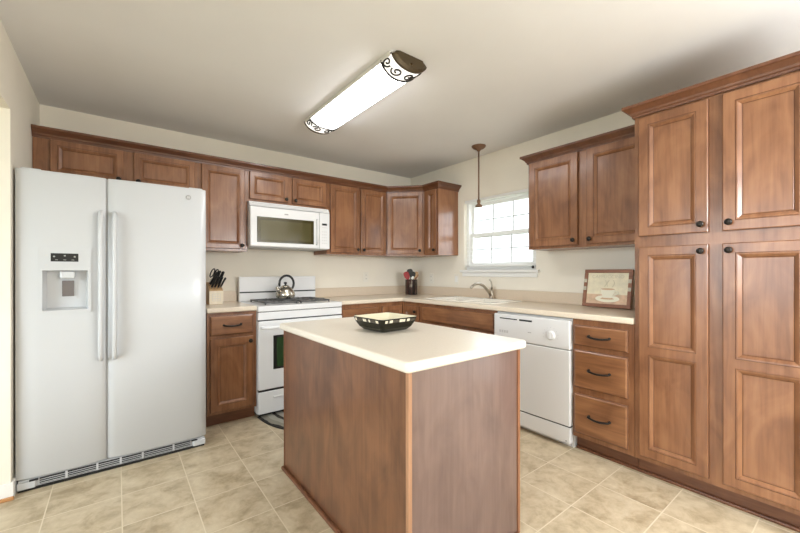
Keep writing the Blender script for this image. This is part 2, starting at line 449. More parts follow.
# ------------------------------------------------------------------ cabinet parts
DT = .02
def door_mesh(w_, h_, openings, stile=.048, t=DT, mat='wood'):
    m = B(mat); b = .004
    def ring(x0, x1, z0, z1, y): return [m.v((x0, y, z0)), m.v((x1, y, z0)), m.v((x1, y, z1)), m.v((x0, y, z1))]
    def band(a, c):
        for k in range(4): m.face((a[k], a[(k+1) % 4], c[(k+1) % 4], c[k]))
    r0 = ring(0, w_, 0, h_, 0); r1 = ring(0, w_, 0, h_, -t+b); r2 = ring(b, w_-b, b, h_-b, -t)
    m.face(r0); m.mat('glaze_shade'); band(r0, r1); m.mat(mat); band(r1, r2)  # slab sides coloured dark to imitate the shadow line round each door
    xs0, xs1 = stile, w_-stile
    # stiles and rails
    m.poly([(b, -t, b), (xs0, -t, b), (xs0, -t, h_-b), (b, -t, h_-b)])
    m.poly([(xs1, -t, b), (w_-b, -t, b), (w_-b, -t, h_-b), (xs1, -t, h_-b)])
    zz = [b]+[z for op in openings for z in op]+[h_-b]
    for k in range(0, len(zz), 2):
        m.poly([(xs0, -t, zz[k]), (xs1, -t, zz[k]), (xs1, -t, zz[k+1]), (xs0, -t, zz[k+1])])
    prof = [(0, 0, mat), (.0018, .0025, 'glaze_shade'), (.004, .0002, mat), (.009, .0006, mat), (.023, .0105, mat), (.0255, .0125, 'glaze_shade'), (.028, .0110, mat)]
    for z0, z1 in openings:
        prev = None
        for ins, dep, mm in prof:
            r = ring(xs0+ins, xs1-ins, z0+ins, z1-ins, -t+dep)
            m.mat(mm)
            if prev: band(prev, r)
            prev = r
        m.mat(mat); m.face(prev)
    return m
def knob(parent, x, z, t=DT):
    B('bronze').lathe([(.007, 0), (.006, .010), (.012, .014), (.0165, .020), (.0155, .025), (.009, .029), (.001, .030)], (x, -t, z), 'y', 16).build('knob', parent)
def add_door(root, x0, x1, z0, z1, d_, kn=None, split=None, stile=.048):
    h_ = z1-z0
    ops = [(stile, h_-stile)] if split is None else [(stile, split[0]-z0), (split[1]-z0, h_-stile)]
    o = door_mesh(x1-x0, h_, ops, stile).build('door', root)
    o.location = (x0, -d_-.0012, z0)
    if kn: knob(o, kn[0]-x0, kn[1]-z0)
    return o
def add_drawer(root, x0, x1, z0, z1, d_, pull=True, nm='drawer'):
    w_, h_, t = x1-x0, z1-z0, DT
    m = B('wood_h'); prev = None
    for ins, y, mm in ((0, 0, 'wood_h'), (0, -t+.008, 'wood_h'), (.004, -t+.005, 'glaze_shade'), (.011, -t, 'wood_h')):
        r = [m.v((ins, y, ins)), m.v((w_-ins, y, ins)), m.v((w_-ins, y, h_-ins)), m.v((ins, y, h_-ins))]
        m.mat(mm)
        if prev:
            for k in range(4): m.face((prev[k], prev[(k+1) % 4], r[(k+1) % 4], r[k]))
        else: m.face(r)
        prev = r
    m.mat('wood_h'); m.face(prev)
    o = m.build(nm, root); o.location = (x0, -d_-.0012, z0)
    if pull:
        c = w_/2; q = h_/2
        p = B('bronze')
        pts = [(c-.062, -t, q+.002), (c-.062, -t-.016, q+.001)]+[(c-.062+.124*k/8, -t-.018-.012*math.sin(PI*k/8), q-.006*math.sin(PI*k/8)) for k in range(9)]+[(c+.062, -t-.016, q+.001), (c+.062, -t, q+.002)]
        p.tube(pts, .0064, 8)
        for sx in (-1, 1): p.lathe([(.009, 0), (.008, .004)], (c+sx*.062, -t, q+.002), 'y', 10)
        p.build('pull_handle', o)
    return o
G = .0006
def cab(name, label, loc, rz, w_, h_, d_, toe=False, group=None, cat='cabinet', mat='wood'):
    r = thing(name, label, cat, loc, rz, group)
    m = B(mat)
    if toe == 'hollow':
        m.box(G, .019, -d_, -.002, .095, h_).box(w_-.019, w_-G, -d_, -.002, .095, h_).box(.019, w_-.019, -.02, -.002, .095, h_).box(.019, w_-.019, -d_, -.02, .095, .115).box(.019, w_-.019, -d_, -d_+.02, .69, h_).box(.019, w_-.019, -d_, -d_+.02, .095, .14).box(.445, .487, -d_, -d_+.02, .14, .69)
        m.mat('toe').box(G, w_-G, -.555, -.01, 0, .095)
    elif toe:
        m.box(G, w_-G, -d_, -.002, .095, h_); m.mat('toe').box(G, w_-G, -.555, -.01, 0, .095)
    else:
        m.box(G, w_-G, -d_, -.002, 0, h_)
    m.build('cabinet_box', r)
    return r
UB, UT = 1.368, 2.10
DB, DTZ = 1.387-UB, 2.076-UB
UG = 'stained wood wall cabinets'
RB = -PI/2
# wall cabinets on the stove wall (local x runs right, doors face -y)
FZ = 1.815
c = cab('wall_cabinet', 'low two-door wood wall cabinet above the white refrigerator', (XL+.002, 0, FZ), 0, -2.497-XL-.002, UT-FZ, .305, group=UG)
x0 = XL+.002
add_door(c, -3.376-x0, -2.985-x0, .02, 2.076-FZ, .305, (-3.012-x0, .045), stile=.036)
add_door(c, -2.923-x0, -2.523-x0, .02, 2.076-FZ, .305, (-2.896-x0, .045), stile=.036)
c = cab('wall_cabinet', 'tall single-door wood wall cabinet between refrigerator and microwave', (-2.497, 0, UB), 0, .386, UT-UB, .305, group=UG)
add_door(c, .024, .359, DB, DTZ, .305, (.332, DB+.03), stile=.038)
c = cab('wall_cabinet', 'short two-door wood wall cabinet directly above the microwave', (-2.111, 0, 1.812), 0, .762, UT-1.812, .305, group=UG)
add_door(c, .015, .362, .022, 2.076-1.812, .305, (.338, .05), stile=.036)
add_door(c, .403, .746, .022, 2.076-1.812, .305, (.428, .05), stile=.036)
c = cab('wall_cabinet', 'two-door wood wall cabinet just right of the microwave', (-1.349, 0, UB), 0, .739, UT-UB, .305, group=UG)
add_door(c, .037, .376, DB, DTZ, .305, (.350, DB+.035), stile=.036)
add_door(c, .400, .722, DB, DTZ, .305, (.424, DB+.035), stile=.036)
# diagonal corner cabinet
c = thing('corner_wall_cabinet', 'angled single-door wood wall cabinet in the room corner above the utensil crock', 'cabinet', (0, 0, UB), 0, UG)
q = .0025
B('wood').prism([(-.61+G, -q), (-.61+G, -.305), (-.305, -.61+G), (-q, -.61+G), (-q, -q)], 0, UT-UB).build('cabinet_box', c)
L_ = math.hypot(.305, .305)
o = door_mesh(L_-.034, DTZ-DB, [(.040, DTZ-DB-.040)], .040).build('door', c)
nrm = Vector((-1, -1, 0)).normalized(); al = Vector((1, -1, 0)).normalized()
o.location = Vector((-.61, -.305, DB))+al*.017+nrm*.0012
o.rotation_euler = (0, 0, -PI/4)
knob(o, L_-.034-.030, .035)
c = cab('wall_cabinet', 'narrow wood wall cabinet left of the window with glossy side panel', (0, -.61, UB), RB, .229, UT-UB, .305, group=UG, mat='side')
add_door(c, .045, .214, DB, DTZ, .305, (.190, DB+.035), stile=.04)
c = cab('wall_cabinet', 'two-door wood wall cabinet between the window and the tall pantry', (0, -1.922, UB), RB, .899, UT-UB, .305, group=UG)
add_door(c, .020, .419, DB, DTZ, .305, (.392, DB+.035))
add_door(c, .485, .880, DB, DTZ, .305, (.512, DB+.035))
# tall pantry
c = cab('pantry_cabinet', 'tall four-door wood pantry cabinet at the right end of the counter', (0, -2.823, 0), RB, .742, 2.10, .61, True)
for a, b_, kx in ((.026, .342, .314), (.398, .716, .424)):
    add_door(c, a, b_, 1.389, 2.072, .61, (kx, 1.43))
    add_door(c, a, b_, .125, 1.327, .61, (kx, 1.292), (.712, .757))

def crown(name, label, path, z0):
    prof = [(0, 0), (.012, 0), (.014, .012), (.022, .016), (.026, .026), (.052, .044), (.058, .048), (.066, .050), (.066, .066), (0, .066)]
    prof = [(a*.76, b) for a, b in prof]
    P_ = [Vector((x, y)) for x, y in path]; n = len(P_)
    m = B('crown'); rows = []
    for i, p in enumerate(P_):
        ns = []
        if i > 0: t = (P_[i]-P_[i-1]).normalized(); ns.append(Vector((t.y, -t.x)))
        if i < n-1: t = (P_[i+1]-P_[i]).normalized(); ns.append(Vector((t.y, -t.x)))
        if len(ns) == 2:
            bis = (ns[0]+ns[1]).normalized(); off = bis/bis.dot(ns[0])
        else: off = ns[0]
        rows.append([m.v((p.x+off.x*(a+.0008), p.y+off.y*(a+.0008), z0+b)) for a, b in prof])
    k = len(prof)
    for a, b in zip(rows, rows[1:]):
        for j in range(k): m.face((a[j], a[(j+1) % k], b[(j+1) % k], b[j]))
    m.face(rows[0]); m.face(rows[-1][::-1])
    o = m.build(name); tag(o, label, 'moulding', 'wood crown mouldings'); return o
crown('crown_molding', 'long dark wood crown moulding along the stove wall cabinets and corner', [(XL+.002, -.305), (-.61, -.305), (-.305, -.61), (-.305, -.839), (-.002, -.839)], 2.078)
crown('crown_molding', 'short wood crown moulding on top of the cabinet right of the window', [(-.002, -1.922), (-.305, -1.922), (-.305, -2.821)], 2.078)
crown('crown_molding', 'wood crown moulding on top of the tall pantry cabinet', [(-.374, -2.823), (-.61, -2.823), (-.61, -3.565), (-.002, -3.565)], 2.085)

# ------------------------------------------------------------------ base cabinets
CT = .913; CH = .038; BH = CT-CH-.001
BG = 'stained wood base cabinets'
c = cab('base_cabinet', 'wood base cabinet with one drawer over one door between refrigerator and range', (-2.487, 0, 0), 0, .361, BH, .61, True, BG)
add_drawer(c, .020, .333, .700, .850, .61)
add_door(c, .020, .333, .118, .676, .61, (.308, .640))
c = cab('base_cabinet', 'wood base cabinet with wide drawer just right of the range', (-1.360, 0, 0), 0, .449, BH, .61, True, BG)
add_drawer(c, .012, .418, .700, .835, .61)
add_door(c, .012, .418, .118, .676, .61, (.395, .640))
c = thing('corner_base_cabinet', 'wood corner base cabinet with folding doors below the utensil crock', 'cabinet', (0, 0, 0), 0, BG)
m = B('wood').prism([(-.91, -.003), (-.91, -.61), (-.61, -.61), (-.61, -.91), (-.003, -.91), (-.003, -.003)], .095, BH)
m.mat('toe').prism([(-.91, -.003), (-.91, -.555), (-.555, -.555), (-.555, -.91), (-.003, -.91), (-.003, -.003)], 0, .095)
m.build('cabinet_box', c)
o = add_door(c, -.885, -.634, .118, .835, .61)
o = door_mesh(.25, .717, [(.048, .717-.048)]).build('door', c); o.location = (-.6112, -.636, .118); o.rotation_euler = (0, 0, RB)
knob(o, .21, .665)
c = cab('sink_base_cabinet', 'wood sink base cabinet with long false front below the sink', (0, -.9115, 0), RB, .915, BH, .61, 'hollow', BG)
add_drawer(c, .034, .899, .706, .848, .61, False, 'false_front')
add_door(c, .034, .455, .118, .690, .61, (.428, .655)); add_door(c, .477, .899, .118, .690, .61, (.504, .655))
c = cab('drawer_base_cabinet', 'wood base cabinet with three drawers between dishwasher and pantry', (0, -2.453, 0), RB, .369, BH, .61, True, BG)
for z0, z1 in ((.704, .837), (.428, .674), (.127, .387)): add_drawer(c, .014, .338, z0, z1, .61)
# dark shoe strip at the foot of the right-hand cabinets
struct(B('toe').box(-.573, -.556, -3.563, -2.456, 0, .016, .004).build('trim_2'))

# ------------------------------------------------------------------ counter tops
def slab_cells(m, xs, ys, inc, z0, z1, bev):
    b = bmesh.new(); V = {}
    def vv(i, j, k):
        if (i, j, k) not in V: V[(i, j, k)] = b.verts.new((xs[i], ys[j], (z0, z1)[k]))
        return V[(i, j, k)]
    ok = lambda i, j: 0 <= i < len(xs)-1 and 0 <= j < len(ys)-1 and inc(i, j)
    for i in range(len(xs)-1):
        for j in range(len(ys)-1):
            if not ok(i, j): continue
            b.faces.new((vv(i, j, 1), vv(i+1, j, 1), vv(i+1, j+1, 1), vv(i, j+1, 1)))
            b.faces.new((vv(i, j, 0), vv(i, j+1, 0), vv(i+1, j+1, 0), vv(i+1, j, 0)))
            for (di, dj, a, c) in ((-1, 0, (i, j), (i, j+1)), (1, 0, (i+1, j), (i+1, j+1)), (0, -1, (i, j), (i+1, j)), (0, 1, (i, j+1), (i+1, j+1))):
                if not ok(i+di, j+dj): b.faces.new((vv(*a, 0), vv(*c, 0), vv(*c, 1), vv(*a, 1)))
    bmesh.ops.recalc_face_normals(b, faces=b.faces[:])
    es = [e for e in b.edges if len(e.link_faces) == 2 and e.calc_face_angle(0) > 1 and abs(e.verts[0].co.z-e.verts[1].co.z) < 1e-6]
    bmesh.ops.bevel(b, geom=es, offset=bev, segments=3, affect='EDGES', profile=.5)
    m.merge(b)
SX0, SX1, SY0, SY1 = -.545, -.150, -1.72, -.955
ct = thing('countertop', 'long L-shaped cream countertop running from the range round to the pantry', 'countertop', (0, 0, CT-CH))
xs = [-1.359, -.635, SX0, SX1, -.002]; ys = [-2.8225, SY0, SY1, -.635, -.002]
m = B('counter'); slab_cells(m, xs, ys, lambda i, j: (j == 3 or i >= 1) and not (i == 2 and j == 1), 0, CH, .009)
m.build('top', ct)
B('splash').box(-1.359, -.002, -.021, -.002, CH, CH+.098, .003).box(-.021, -.002, -2.8225, -.021, CH, CH+.098, .003).build('backsplash', ct)
ct = thing('countertop', 'short cream countertop under the knife block left of the range', 'countertop', (0, 0, CT-CH))
m = B('counter'); slab_cells(m, [-2.487, -2.127], [-.635, -.002], lambda i, j: True, 0, CH, .009)
m.build('top', ct)
B('splash').box(-2.487, -2.127, -.021, -.002, CH, CH+.098, .003).build('backsplash', ct)

# ------------------------------------------------------------------ sink and faucet
sk = thing('kitchen_sink', 'cream double-bowl drop-in sink in the counter under the window', 'sink', (0, 0, CT))
m = B('sink')
x0, x1, y0, y1 = SX0-.02, SX1+.02, SY0-.02, SY1+.02; ym = (SY0+SY1)/2
bowls = [(SX0+.03, SX1-.03, SY0+.03, ym-.02), (SX0+.03, SX1-.03, ym+.02, SY1-.03)]
xs = [x0, bowls[0][0], bowls[0][1], x1]; ys = [y0, bowls[0][2], bowls[0][3], bowls[1][2], bowls[1][3], y1]
slab_cells(m, xs, ys, lambda i, j: not (i == 1 and j in (1, 3)), .0005, .012, .004)
m.build('rim', sk)
for bx0, bx1, by0, by1 in bowls:
    m = B('sink'); prev = None
    for ins, z in ((0, .006), (.004, -.02), (.012, -.15), (.04, -.17)):
        r = [m.v((bx0+ins, by0+ins, z)), m.v((bx1-ins, by0+ins, z)), m.v((bx1-ins, by1-ins, z)), m.v((bx0+ins, by1-ins, z))]
        if prev:
            for k in range(4): m.face((prev[k], prev[(k+1) % 4], r[(k+1) % 4], r[k]))
        prev = r
    m.face(prev)
    o = m.build('bowl', sk)
    B('steel').lathe([(.042, 0), (.040, .003), (.02, .002)], ((bx0+bx1)/2, (by0+by1)/2, -.1695)).build('drain', o)
fc = thing('faucet', 'brushed nickel single-lever faucet behind the sink under the window', 'faucet', (-.085, -1.365, CT+.0005))
B('nickel').lathe([(.032, 0), (.032, .006), (.024, .012), (.021, .05), (.020, .085), (.012, .094), (.002, .096)]).build('base', fc)
B('nickel').tube([(0, 0, .03), (-.05, .004, .085), (-.11, .008, .135), (-.17, .01, .158), (-.23, .012, .155), (-.27, .013, .135), (-.287, .013, .120)], [.017, .016, .014, .013, .012, .012, .013], 12).build('spout', fc)
B('nickel').tube([(0, -.002, .09), (-.004, -.008, .13), (-.012, -.006, .175), (-.028, .004, .200)], [.011, .009, .008, .010], 10).build('lever_handle', fc)

# ------------------------------------------------------------------ refrigerator
FX, FW, FY = -3.455, .917, -.890
fr = thing('refrigerator', 'white side-by-side refrigerator with water dispenser in its left door', 'refrigerator', (FX, 0, 0))
FB, FT = .066, 1.748
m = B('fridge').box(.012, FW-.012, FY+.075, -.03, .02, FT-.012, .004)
for x in (.06, FW-.06):
    m.lathe([(.02, 0), (.02, .022)], (x, FY+.16, 0), n=12); m.lathe([(.02, 0), (.02, .022)], (x, -.1, 0), n=12)
m.build('cabinet_body', fr)
def fridge_door(nm, x0, x1, hole=None):
    bul = .014; th = .068
    yf = lambda x: FY-bul*(1-((x-(x0+x1)/2)/((x1-x0)/2))**4)+bul
    xs = sorted(set([x0+(x1-x0)*k/14 for k in range(15)]+[x0+.006, x1-.006]+([hole[0], hole[1]] if hole else [])))
    zs = [FB, FB+.006]+([hole[2], hole[3]] if hole else [])+[FT-.006, FT]
    m = B('fridge'); V = {}
    def edge(i, j):
        e = 0
        if i in (0, len(xs)-1): e += .006
        if j in (0, len(zs)-1): e += .006
        return e
    for i, x in enumerate(xs):
        for j, z in enumerate(zs): V[i, j] = m.v((x, yf(x)+edge(i, j), z))
    inh = lambda i, j: hole and xs[i] >= hole[0]-1e-6 and xs[i+1] <= hole[1]+1e-6 and abs(zs[j]-hole[2]) < 1e-6
    for i in range(len(xs)-1):
        for j in range(len(zs)-1):
            if inh(i, j): continue
            m.face((V[i, j], V[i+1, j], V[i+1, j+1], V[i, j+1]), True)
    # sides, top, bottom, back
    yb = FY+th
    bk = [m.v((x0, yb, FB)), m.v((x1, yb, FB)), m.v((x1, yb, FT)), m.v((x0, yb, FT))]
    m.face(bk)
    n, k = len(xs)-1, len(zs)-1
    m.face([V[i, 0] for i in range(n+1)]+[bk[1], bk[0]]); m.face([V[i, k] for i in range(n+1)]+[bk[2], bk[3]])
    m.face([V[0, j] for j in range(k+1)]+[bk[3], bk[0]]); m.face([V[n, j] for j in range(k+1)]+[bk[2], bk[1]])
    return m.build(nm, fr)
DO = .007
dx0, dx1, dz0, dz1 = .108, .300, .972, 1.196
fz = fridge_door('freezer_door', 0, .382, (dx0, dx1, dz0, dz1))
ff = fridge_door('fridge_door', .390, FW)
B('grey').box(.383, .389, FY+.02, FY+.07, FB, FT-.004).build('gasket', fr)
def fhandle(x, par):
    z0, z1 = .672, 1.540
    pts = [(x, FY+.002, z0), (x, FY-.022, z0+.006), (x, FY-.040, z0+.03)]+[(x, FY-.046, z0+.03+(z1-z0-.06)*k/6) for k in range(1, 6)]+[(x, FY-.040, z1-.03), (x, FY-.022, z1-.006), (x, FY+.002, z1)]
    m = B('fridge'); m.tube(pts, .0125, 10); m.build('handle', par)
fhandle(.357, fz); fhandle(.421, ff)
# dispenser set into the left door
dsp = B('fridge')
dy = FY+.058
def inner(m, x0, x1, z0, z1, y0, y1, ins=.012):
    a = [m.v(p) for p in ((x0, y0, z0), (x1, y0, z0), (x1, y0, z1), (x0, y0, z1))]
    b_ = [m.v(p) for p in ((x0+ins, y1, z0+ins), (x1-ins, y1, z0+ins), (x1-ins, y1, z1-ins*.3), (x0+ins, y1, z1-ins*.3))]
    for k in range(4): m.face((a[k], a[(k+1) % 4], b_[(k+1) % 4], b_[k]))
    m.face(b_)
inner(dsp, dx0, dx1, dz0, dz1, FY-.001, dy)
dsp.box(dx0-.013, dx0, FY-.006, FY+.004, dz0-.014, 1.322).box(dx1, dx1+.013, FY-.006, FY+.004, dz0-.014, 1.322).box(dx0, dx1, FY-.006, FY+.004, dz0-.014, dz0)
dsp.box(dx0-.0, dx1, FY-.006, FY+.004, dz1, 1.322)
dsp = dsp.build('dispenser', fz)
B('black').box(.142, .258, FY-.0075, FY-.005, 1.246, 1.292).build('display', dsp)
for k in range(3): B('grey').box(.160+.034*k, .172+.034*k, FY-.0085, FY-.0065, 1.254, 1.257).build('display_icon', dsp)
for x, z in ((.152, 1.270), (.196, 1.275), (.238, 1.270)): B('grey').box(x, x+.008, FY-.0085, FY-.0065, z, z+.008).build('display_icon', dsp)
for k in range(4): B('palegrey').box(.147+.030*k, .153+.030*k, FY-.0072, FY-.0055, 1.223, 1.227).build('button', dsp)
for x, z in ((.119, 1.276), (.119, 1.223)): B('palegrey').box(x, x+.009, FY-.0072, FY-.0055, z, z+.008).build('button', dsp)
m = B('fridge').box(.177, .242, FY+.004, FY+.055, 1.150, 1.192, .008)
m.box(.170, .247, FY+.050, FY+.056, 1.035, 1.148)
m.build('spout_housing', dsp)
B('darkgrey').box(.184, .236, FY+.040, FY+.050, 1.048, 1.138, .003).build('paddle', dsp)
# base grille
gr = B('fridge').box(.01, FW-.008, FY+.018, FY+.07, .012, .060, .004)
gr.mat('black').box(.095, FW-.095, FY+.012, FY+.020, .020, .056)
gr.mat('fridge')
for k in range(3): gr.box(.095, FW-.095, FY+.008, FY+.014, .0245+.0105*k, .0268+.0105*k)
for x in (.20, .335, .445, .555, .72): gr.box(x, x+.010, FY+.006, FY+.016, .018, .058)
for x in (.0, FW-.085): gr.box(x+.006, x+.08, FY+.004, FY+.03, .012, .050, .005)
gr.mat('black').box(.055, .09, FY+.002, FY+.012, .050, .058).box(FW-.09, FW-.055, FY+.002, FY+.012, .050, .058)
gr.mat('black').box(.012, FW-.012, FY+.010, -.06, .0005, .0115)  # black slab in place of the shadow line under the refrigerator
gr.build('base_grille', fr)
for x in (.02, FW-.10): B('fridge').box(x, x+.08, FY+.02, FY+.12, FT-.004, FT+.008, .003).build('hinge_cover', fr)
bd = B('grey').lathe([(.0155, 0), (.0155, .002), (.0125, .003)], (.810, FY+.0005, 1.684), 'y', 24).build('badge', fr)
textmesh('GE', .014, 'appl2', 'monogram', bd, (.810, FY-.0028, 1.684), (PI/2, 0, 0))

# ------------------------------------------------------------------ over-the-range microwave
mw = thing('microwave', 'white over-the-range microwave hung between the wall cabinets above the range', 'microwave', (-2.1095, 0, 1.405))
MWW, MH, MY = .759, .404, -.375
B('appl').box(0, MWW, MY+.03, -.003, .006, MH, .004).build('body', mw)
B('grey').box(.012, MWW-.012, MY+.04, -.02, 0, .006).build('underside', mw)
m = B('appl').poly([(0, MY-.0, MH-.042), (MWW, MY, MH-.042), (MWW, MY+.030, MH), (0, MY+.030, MH)])
vs = B('appl')
for a, b_, c_, d_ in (((0, MY, MH-.042), (MWW, MY, MH-.042), (MWW, MY+.026, MH-.001), (0, MY+.026, MH-.001)), ((0, MY+.04, MH-.042), (0, MY, MH-.042), (0, MY+.026, MH-.001), (0, MY+.04, MH-.001)),
                      ((MWW, MY+.04, MH-.042), (MWW, MY, MH-.042), (MWW, MY+.026, MH-.001), (MWW, MY+.04, MH-.001)), ((0, MY+.04, MH-.042), (MWW, MY+.04, MH-.042), (MWW, MY, MH-.042), (0, MY, MH-.042))):
    vs.poly([a, b_, c_, d_])
vs.mat('palegrey')
for k in range(2): vs.box(.02, MWW-.02, MY+.006+.012*k-.004, MY+.012+.012*k, MH-.034+.017*k, MH-.030+.017*k)
vs.build('vent_grille', mw)
dr = B('appl').box(.001, .648, MY-.006, MY+.03, .008, MH-.046, .007, 3).build('door', mw)
B('mw_glass_rim').box(.058, .590, MY-.0085, MY-.004, .045, .271, .002).build('window_border', dr)
B('mw_glass').box(.086, .560, MY-.0095, MY-.006, .068, .244, .001).build('window_glass', dr)
hd = B('appl2').tube([(.620, MY-.006, .045), (.620, MY-.026, .055), (.620, MY-.030, .16), (.620, MY-.026, .275), (.620, MY-.006, .285)], .0085, 10).build('handle', dr)
B('grey').box(.303, .339, MY-.0075, MY-.005, .303, .315).build('badge', dr)
cp = B('appl').box(.651, MWW-.001, MY-.006, MY+.03, .008, MH-.046, .005).build('control_panel', mw)
B('black').box(.676, .728, MY-.0075, MY-.005, .236, .256).build('display', cp)
B('palegrey').box(.676, .728, MY-.0068, MY-.0055, .212, .217).build('printed_line', cp)
for r_ in range(5):
    for k in range(3): B('palegrey').box(.676+.020*k, .686+.020*k, MY-.0068, MY-.0055, .058+.028*r_, .066+.028*r_).build('key', cp)

# ------------------------------------------------------------------ gas range
RX, RW = -2.1245, .762
rg = thing('gas_range', 'white freestanding gas range against the back wall under the microwave', 'stove', (RX, 0, 0))
B('appl').box(.002, RW-.002, -.625, -.03, .03, .865).build('body', rg)
B('black').box(.02, RW-.02, -.60, -.05, 0, .032).build('kick', rg)
m = B('appl').box(0, RW, -.655, -.035, .862, .908, .008, 3).build('cooktop', rg)
B('appl').box(.002, RW-.002, -.652, -.62, .795, .857, .004).build('front_panel', rg)
B('gap').box(.004, RW-.004, -.640, -.61, .784, .864).build('seam', rg)
od = B('appl').box(.002, RW-.002, -.662, -.622, .228, .785, .008, 3).build('oven_door', rg)
m = B('black').box(.120, RW-.120, -.6655, -.660, .386, .664, .003); m.build('window_border', od)
B('oven_glass').box(.148, RW-.148, -.667, -.664, .405, .645, .001).build('window_glass', od)
B('appl').tube([(.03, -.655, .737), (.032, -.690, .737), (.05, -.706, .737), (RW/2, -.710, .737), (RW-.05, -.706, .737), (RW-.032, -.690, .737), (RW-.03, -.655, .737)], .0145, 12).build('handle', od)
B('black').box(.004, RW-.004, -.655, -.60, .212, .230).build('seam', rg)
dw_ = B('appl').box(.002, RW-.002, -.662, -.622, .034, .212, .007, 3).build('storage_drawer', rg)
B('appl2').box(.12, RW-.12, -.670, -.660, .150, .166, .004).build('drawer_pull', dw_)
bgd = B('appl').box(0, RW, -.075, -.030, .908, 1.142, .006).build('backguard', rg)
B('black').box(.004, RW-.004, -.0785, -.072, .988, 1.000).build('stripe', bgd)
for gx0 in (.085, .397):
    g = B('iron'); gw, gy0, gy1, z0, z1 = .285, -.560, -.130, .915, .932
    for y in (gy0, (gy0+gy1)/2-.006, gy1-.012): g.box(gx0, gx0+gw, y, y+.012, z0+.004, z1, .002)
    for x in (gx0, gx0+gw-.012): g.box(x, x+.012, gy0, gy1, z0+.004, z1, .002)
    for cy in (gy0+.11, gy1-.11):
        for a in range(4):
            an = PI/4+a*PI/2
            g.tube([(gx0+gw/2+.03*math.cos(an), cy+.03*math.sin(an), z1+.002), (gx0+gw/2+.10*math.cos(an), cy+.095*math.sin(an), z1-.003)], .005, 6)
        g.box(gx0+gw/2-.005, gx0+gw/2+.005, cy-.105, cy-.03, z1-.006, z1+.003); g.box(gx0+gw/2-.005, gx0+gw/2+.005, cy+.03, cy+.105, z1-.006, z1+.003)
        g.box(gx0+.005, gx0+gw/2-.03, cy-.005, cy+.005, z1-.006, z1+.003); g.box(gx0+gw/2+.03, gx0+gw-.005, cy-.005, cy+.005, z1-.006, z1+.003)
    for x in (gx0+.006, gx0+gw-.006):
        for y in (gy0+.006, gy1-.006): g.lathe([(.007, .908), (.006, .925)], (x, y, 0), n=8)
    g.build('grate', rg)
    for cy in (gy0+.11, gy1-.11):
        B('grey').lathe([(.052, .9085), (.050, .913), (.034, .915), (.034, .922), (.030, .926), (.001, .927)], (gx0+gw/2, cy, 0), n=20).build('burner', rg)
B('iron').box(.374, .392, -.545, -.145, .9085, .914, .002).build('spoon_rest', rg)

# kettle on the grate
kt = thing('kettle', 'steel whistling kettle with black arched handle on the range top', 'kettle', (-1.745, -.235, .937))
B('steel').lathe([(.068, 0), (.080, .004), (.089, .020), (.090, .035), (.083, .062), (.066, .088), (.046, .104), (.038, .108)], n=32).build('body', kt)
ld = B('steel').lathe([(.040, .107), (.036, .116), (.018, .124), (.004, .127)], n=24).build('lid', kt)
B('black').lathe([(.006, .124), (.008, .132), (.016, .140), (.015, .150), (.004, .154)], n=16).build('knob', ld)
sp = B('steel').tube([(-.060, -.030, .060), (-.085, -.042, .082), (-.100, -.050, .108)], [.022, .016, .012], 12).build('spout', kt)
hp = [(.078*math.cos(a)+.012, .02*math.cos(a), .125+.078*math.sin(a)+.012) for a in [(-.28+1.38*k/14)*PI for k in range(15)]]
B('black').tube([p for p in hp if True], [.008]+[.011]*13+[.009], 10).build('handle', kt)

# ------------------------------------------------------------------ dishwasher
dw = thing('dishwasher', 'white built-in dishwasher in the right counter run next to the drawers', 'dishwasher', (0, -1.829, 0), RB)
DW = .622
B('appl2').box(.004, DW-.004, -.60, -.03, .10, .868).build('tub', dw)
B('appl').box(.004, DW-.004, -.585, -.10, .0, .100).build('toe_panel', dw)
cp = B('appl').box(.003, DW-.003, -.645, -.595, .664, .858, .007, 3).build('control_panel', dw)
m = B('black').box(.060, .215, -.6465, -.640, .822, .830).box(.235, .340, -.6465, -.640, .820, .832); m.build('vent_slot', cp)
m = B('appl').lathe([(.034, 0), (.034, .002), (.029, .003), (.028, .009), (.024, .011)], (.485, -.6445, .745), 'y', 28)
m.box(.481, .489, -.659, -.650, .722, .768, .002); m.build('dial', cp)
for k in range(4): B('palegrey').box(.055+.022*k, .070+.022*k, -.6462, -.643, .715, .735).build('button', cp)
B('grey').box(.306, .334, -.6462, -.643, .741, .745).build('badge', cp)
for k in range(9):
    a = PI*(-.1+.15*k); B('palegrey').box(.485+.055*math.cos(a)-.003, .485+.055*math.cos(a)+.003, -.6462, -.643, .745+.055*math.sin(a)-.002, .745+.055*math.sin(a)+.002).build('dial_mark', cp)
B('grey').box(.006, DW-.006, -.635, -.60, .655, .667).build('seam', dw)
B('appl').box(.003, DW-.003, -.643, -.598, .152, .657, .006, 3).build('door', dw)
B('gap').box(.006, DW-.006, -.634, -.60, .142, .154).build('lower_seam', dw)
lp = B('appl').box(.003, DW-.003, -.640, -.598, .036, .143, .005, 2).build('lower_panel', dw)
for x in (.03, DW-.03): B('grey').lathe([(.005, 0), (.004, .003)], (x, -.640, .052), 'y', 10).build('screw', lp)

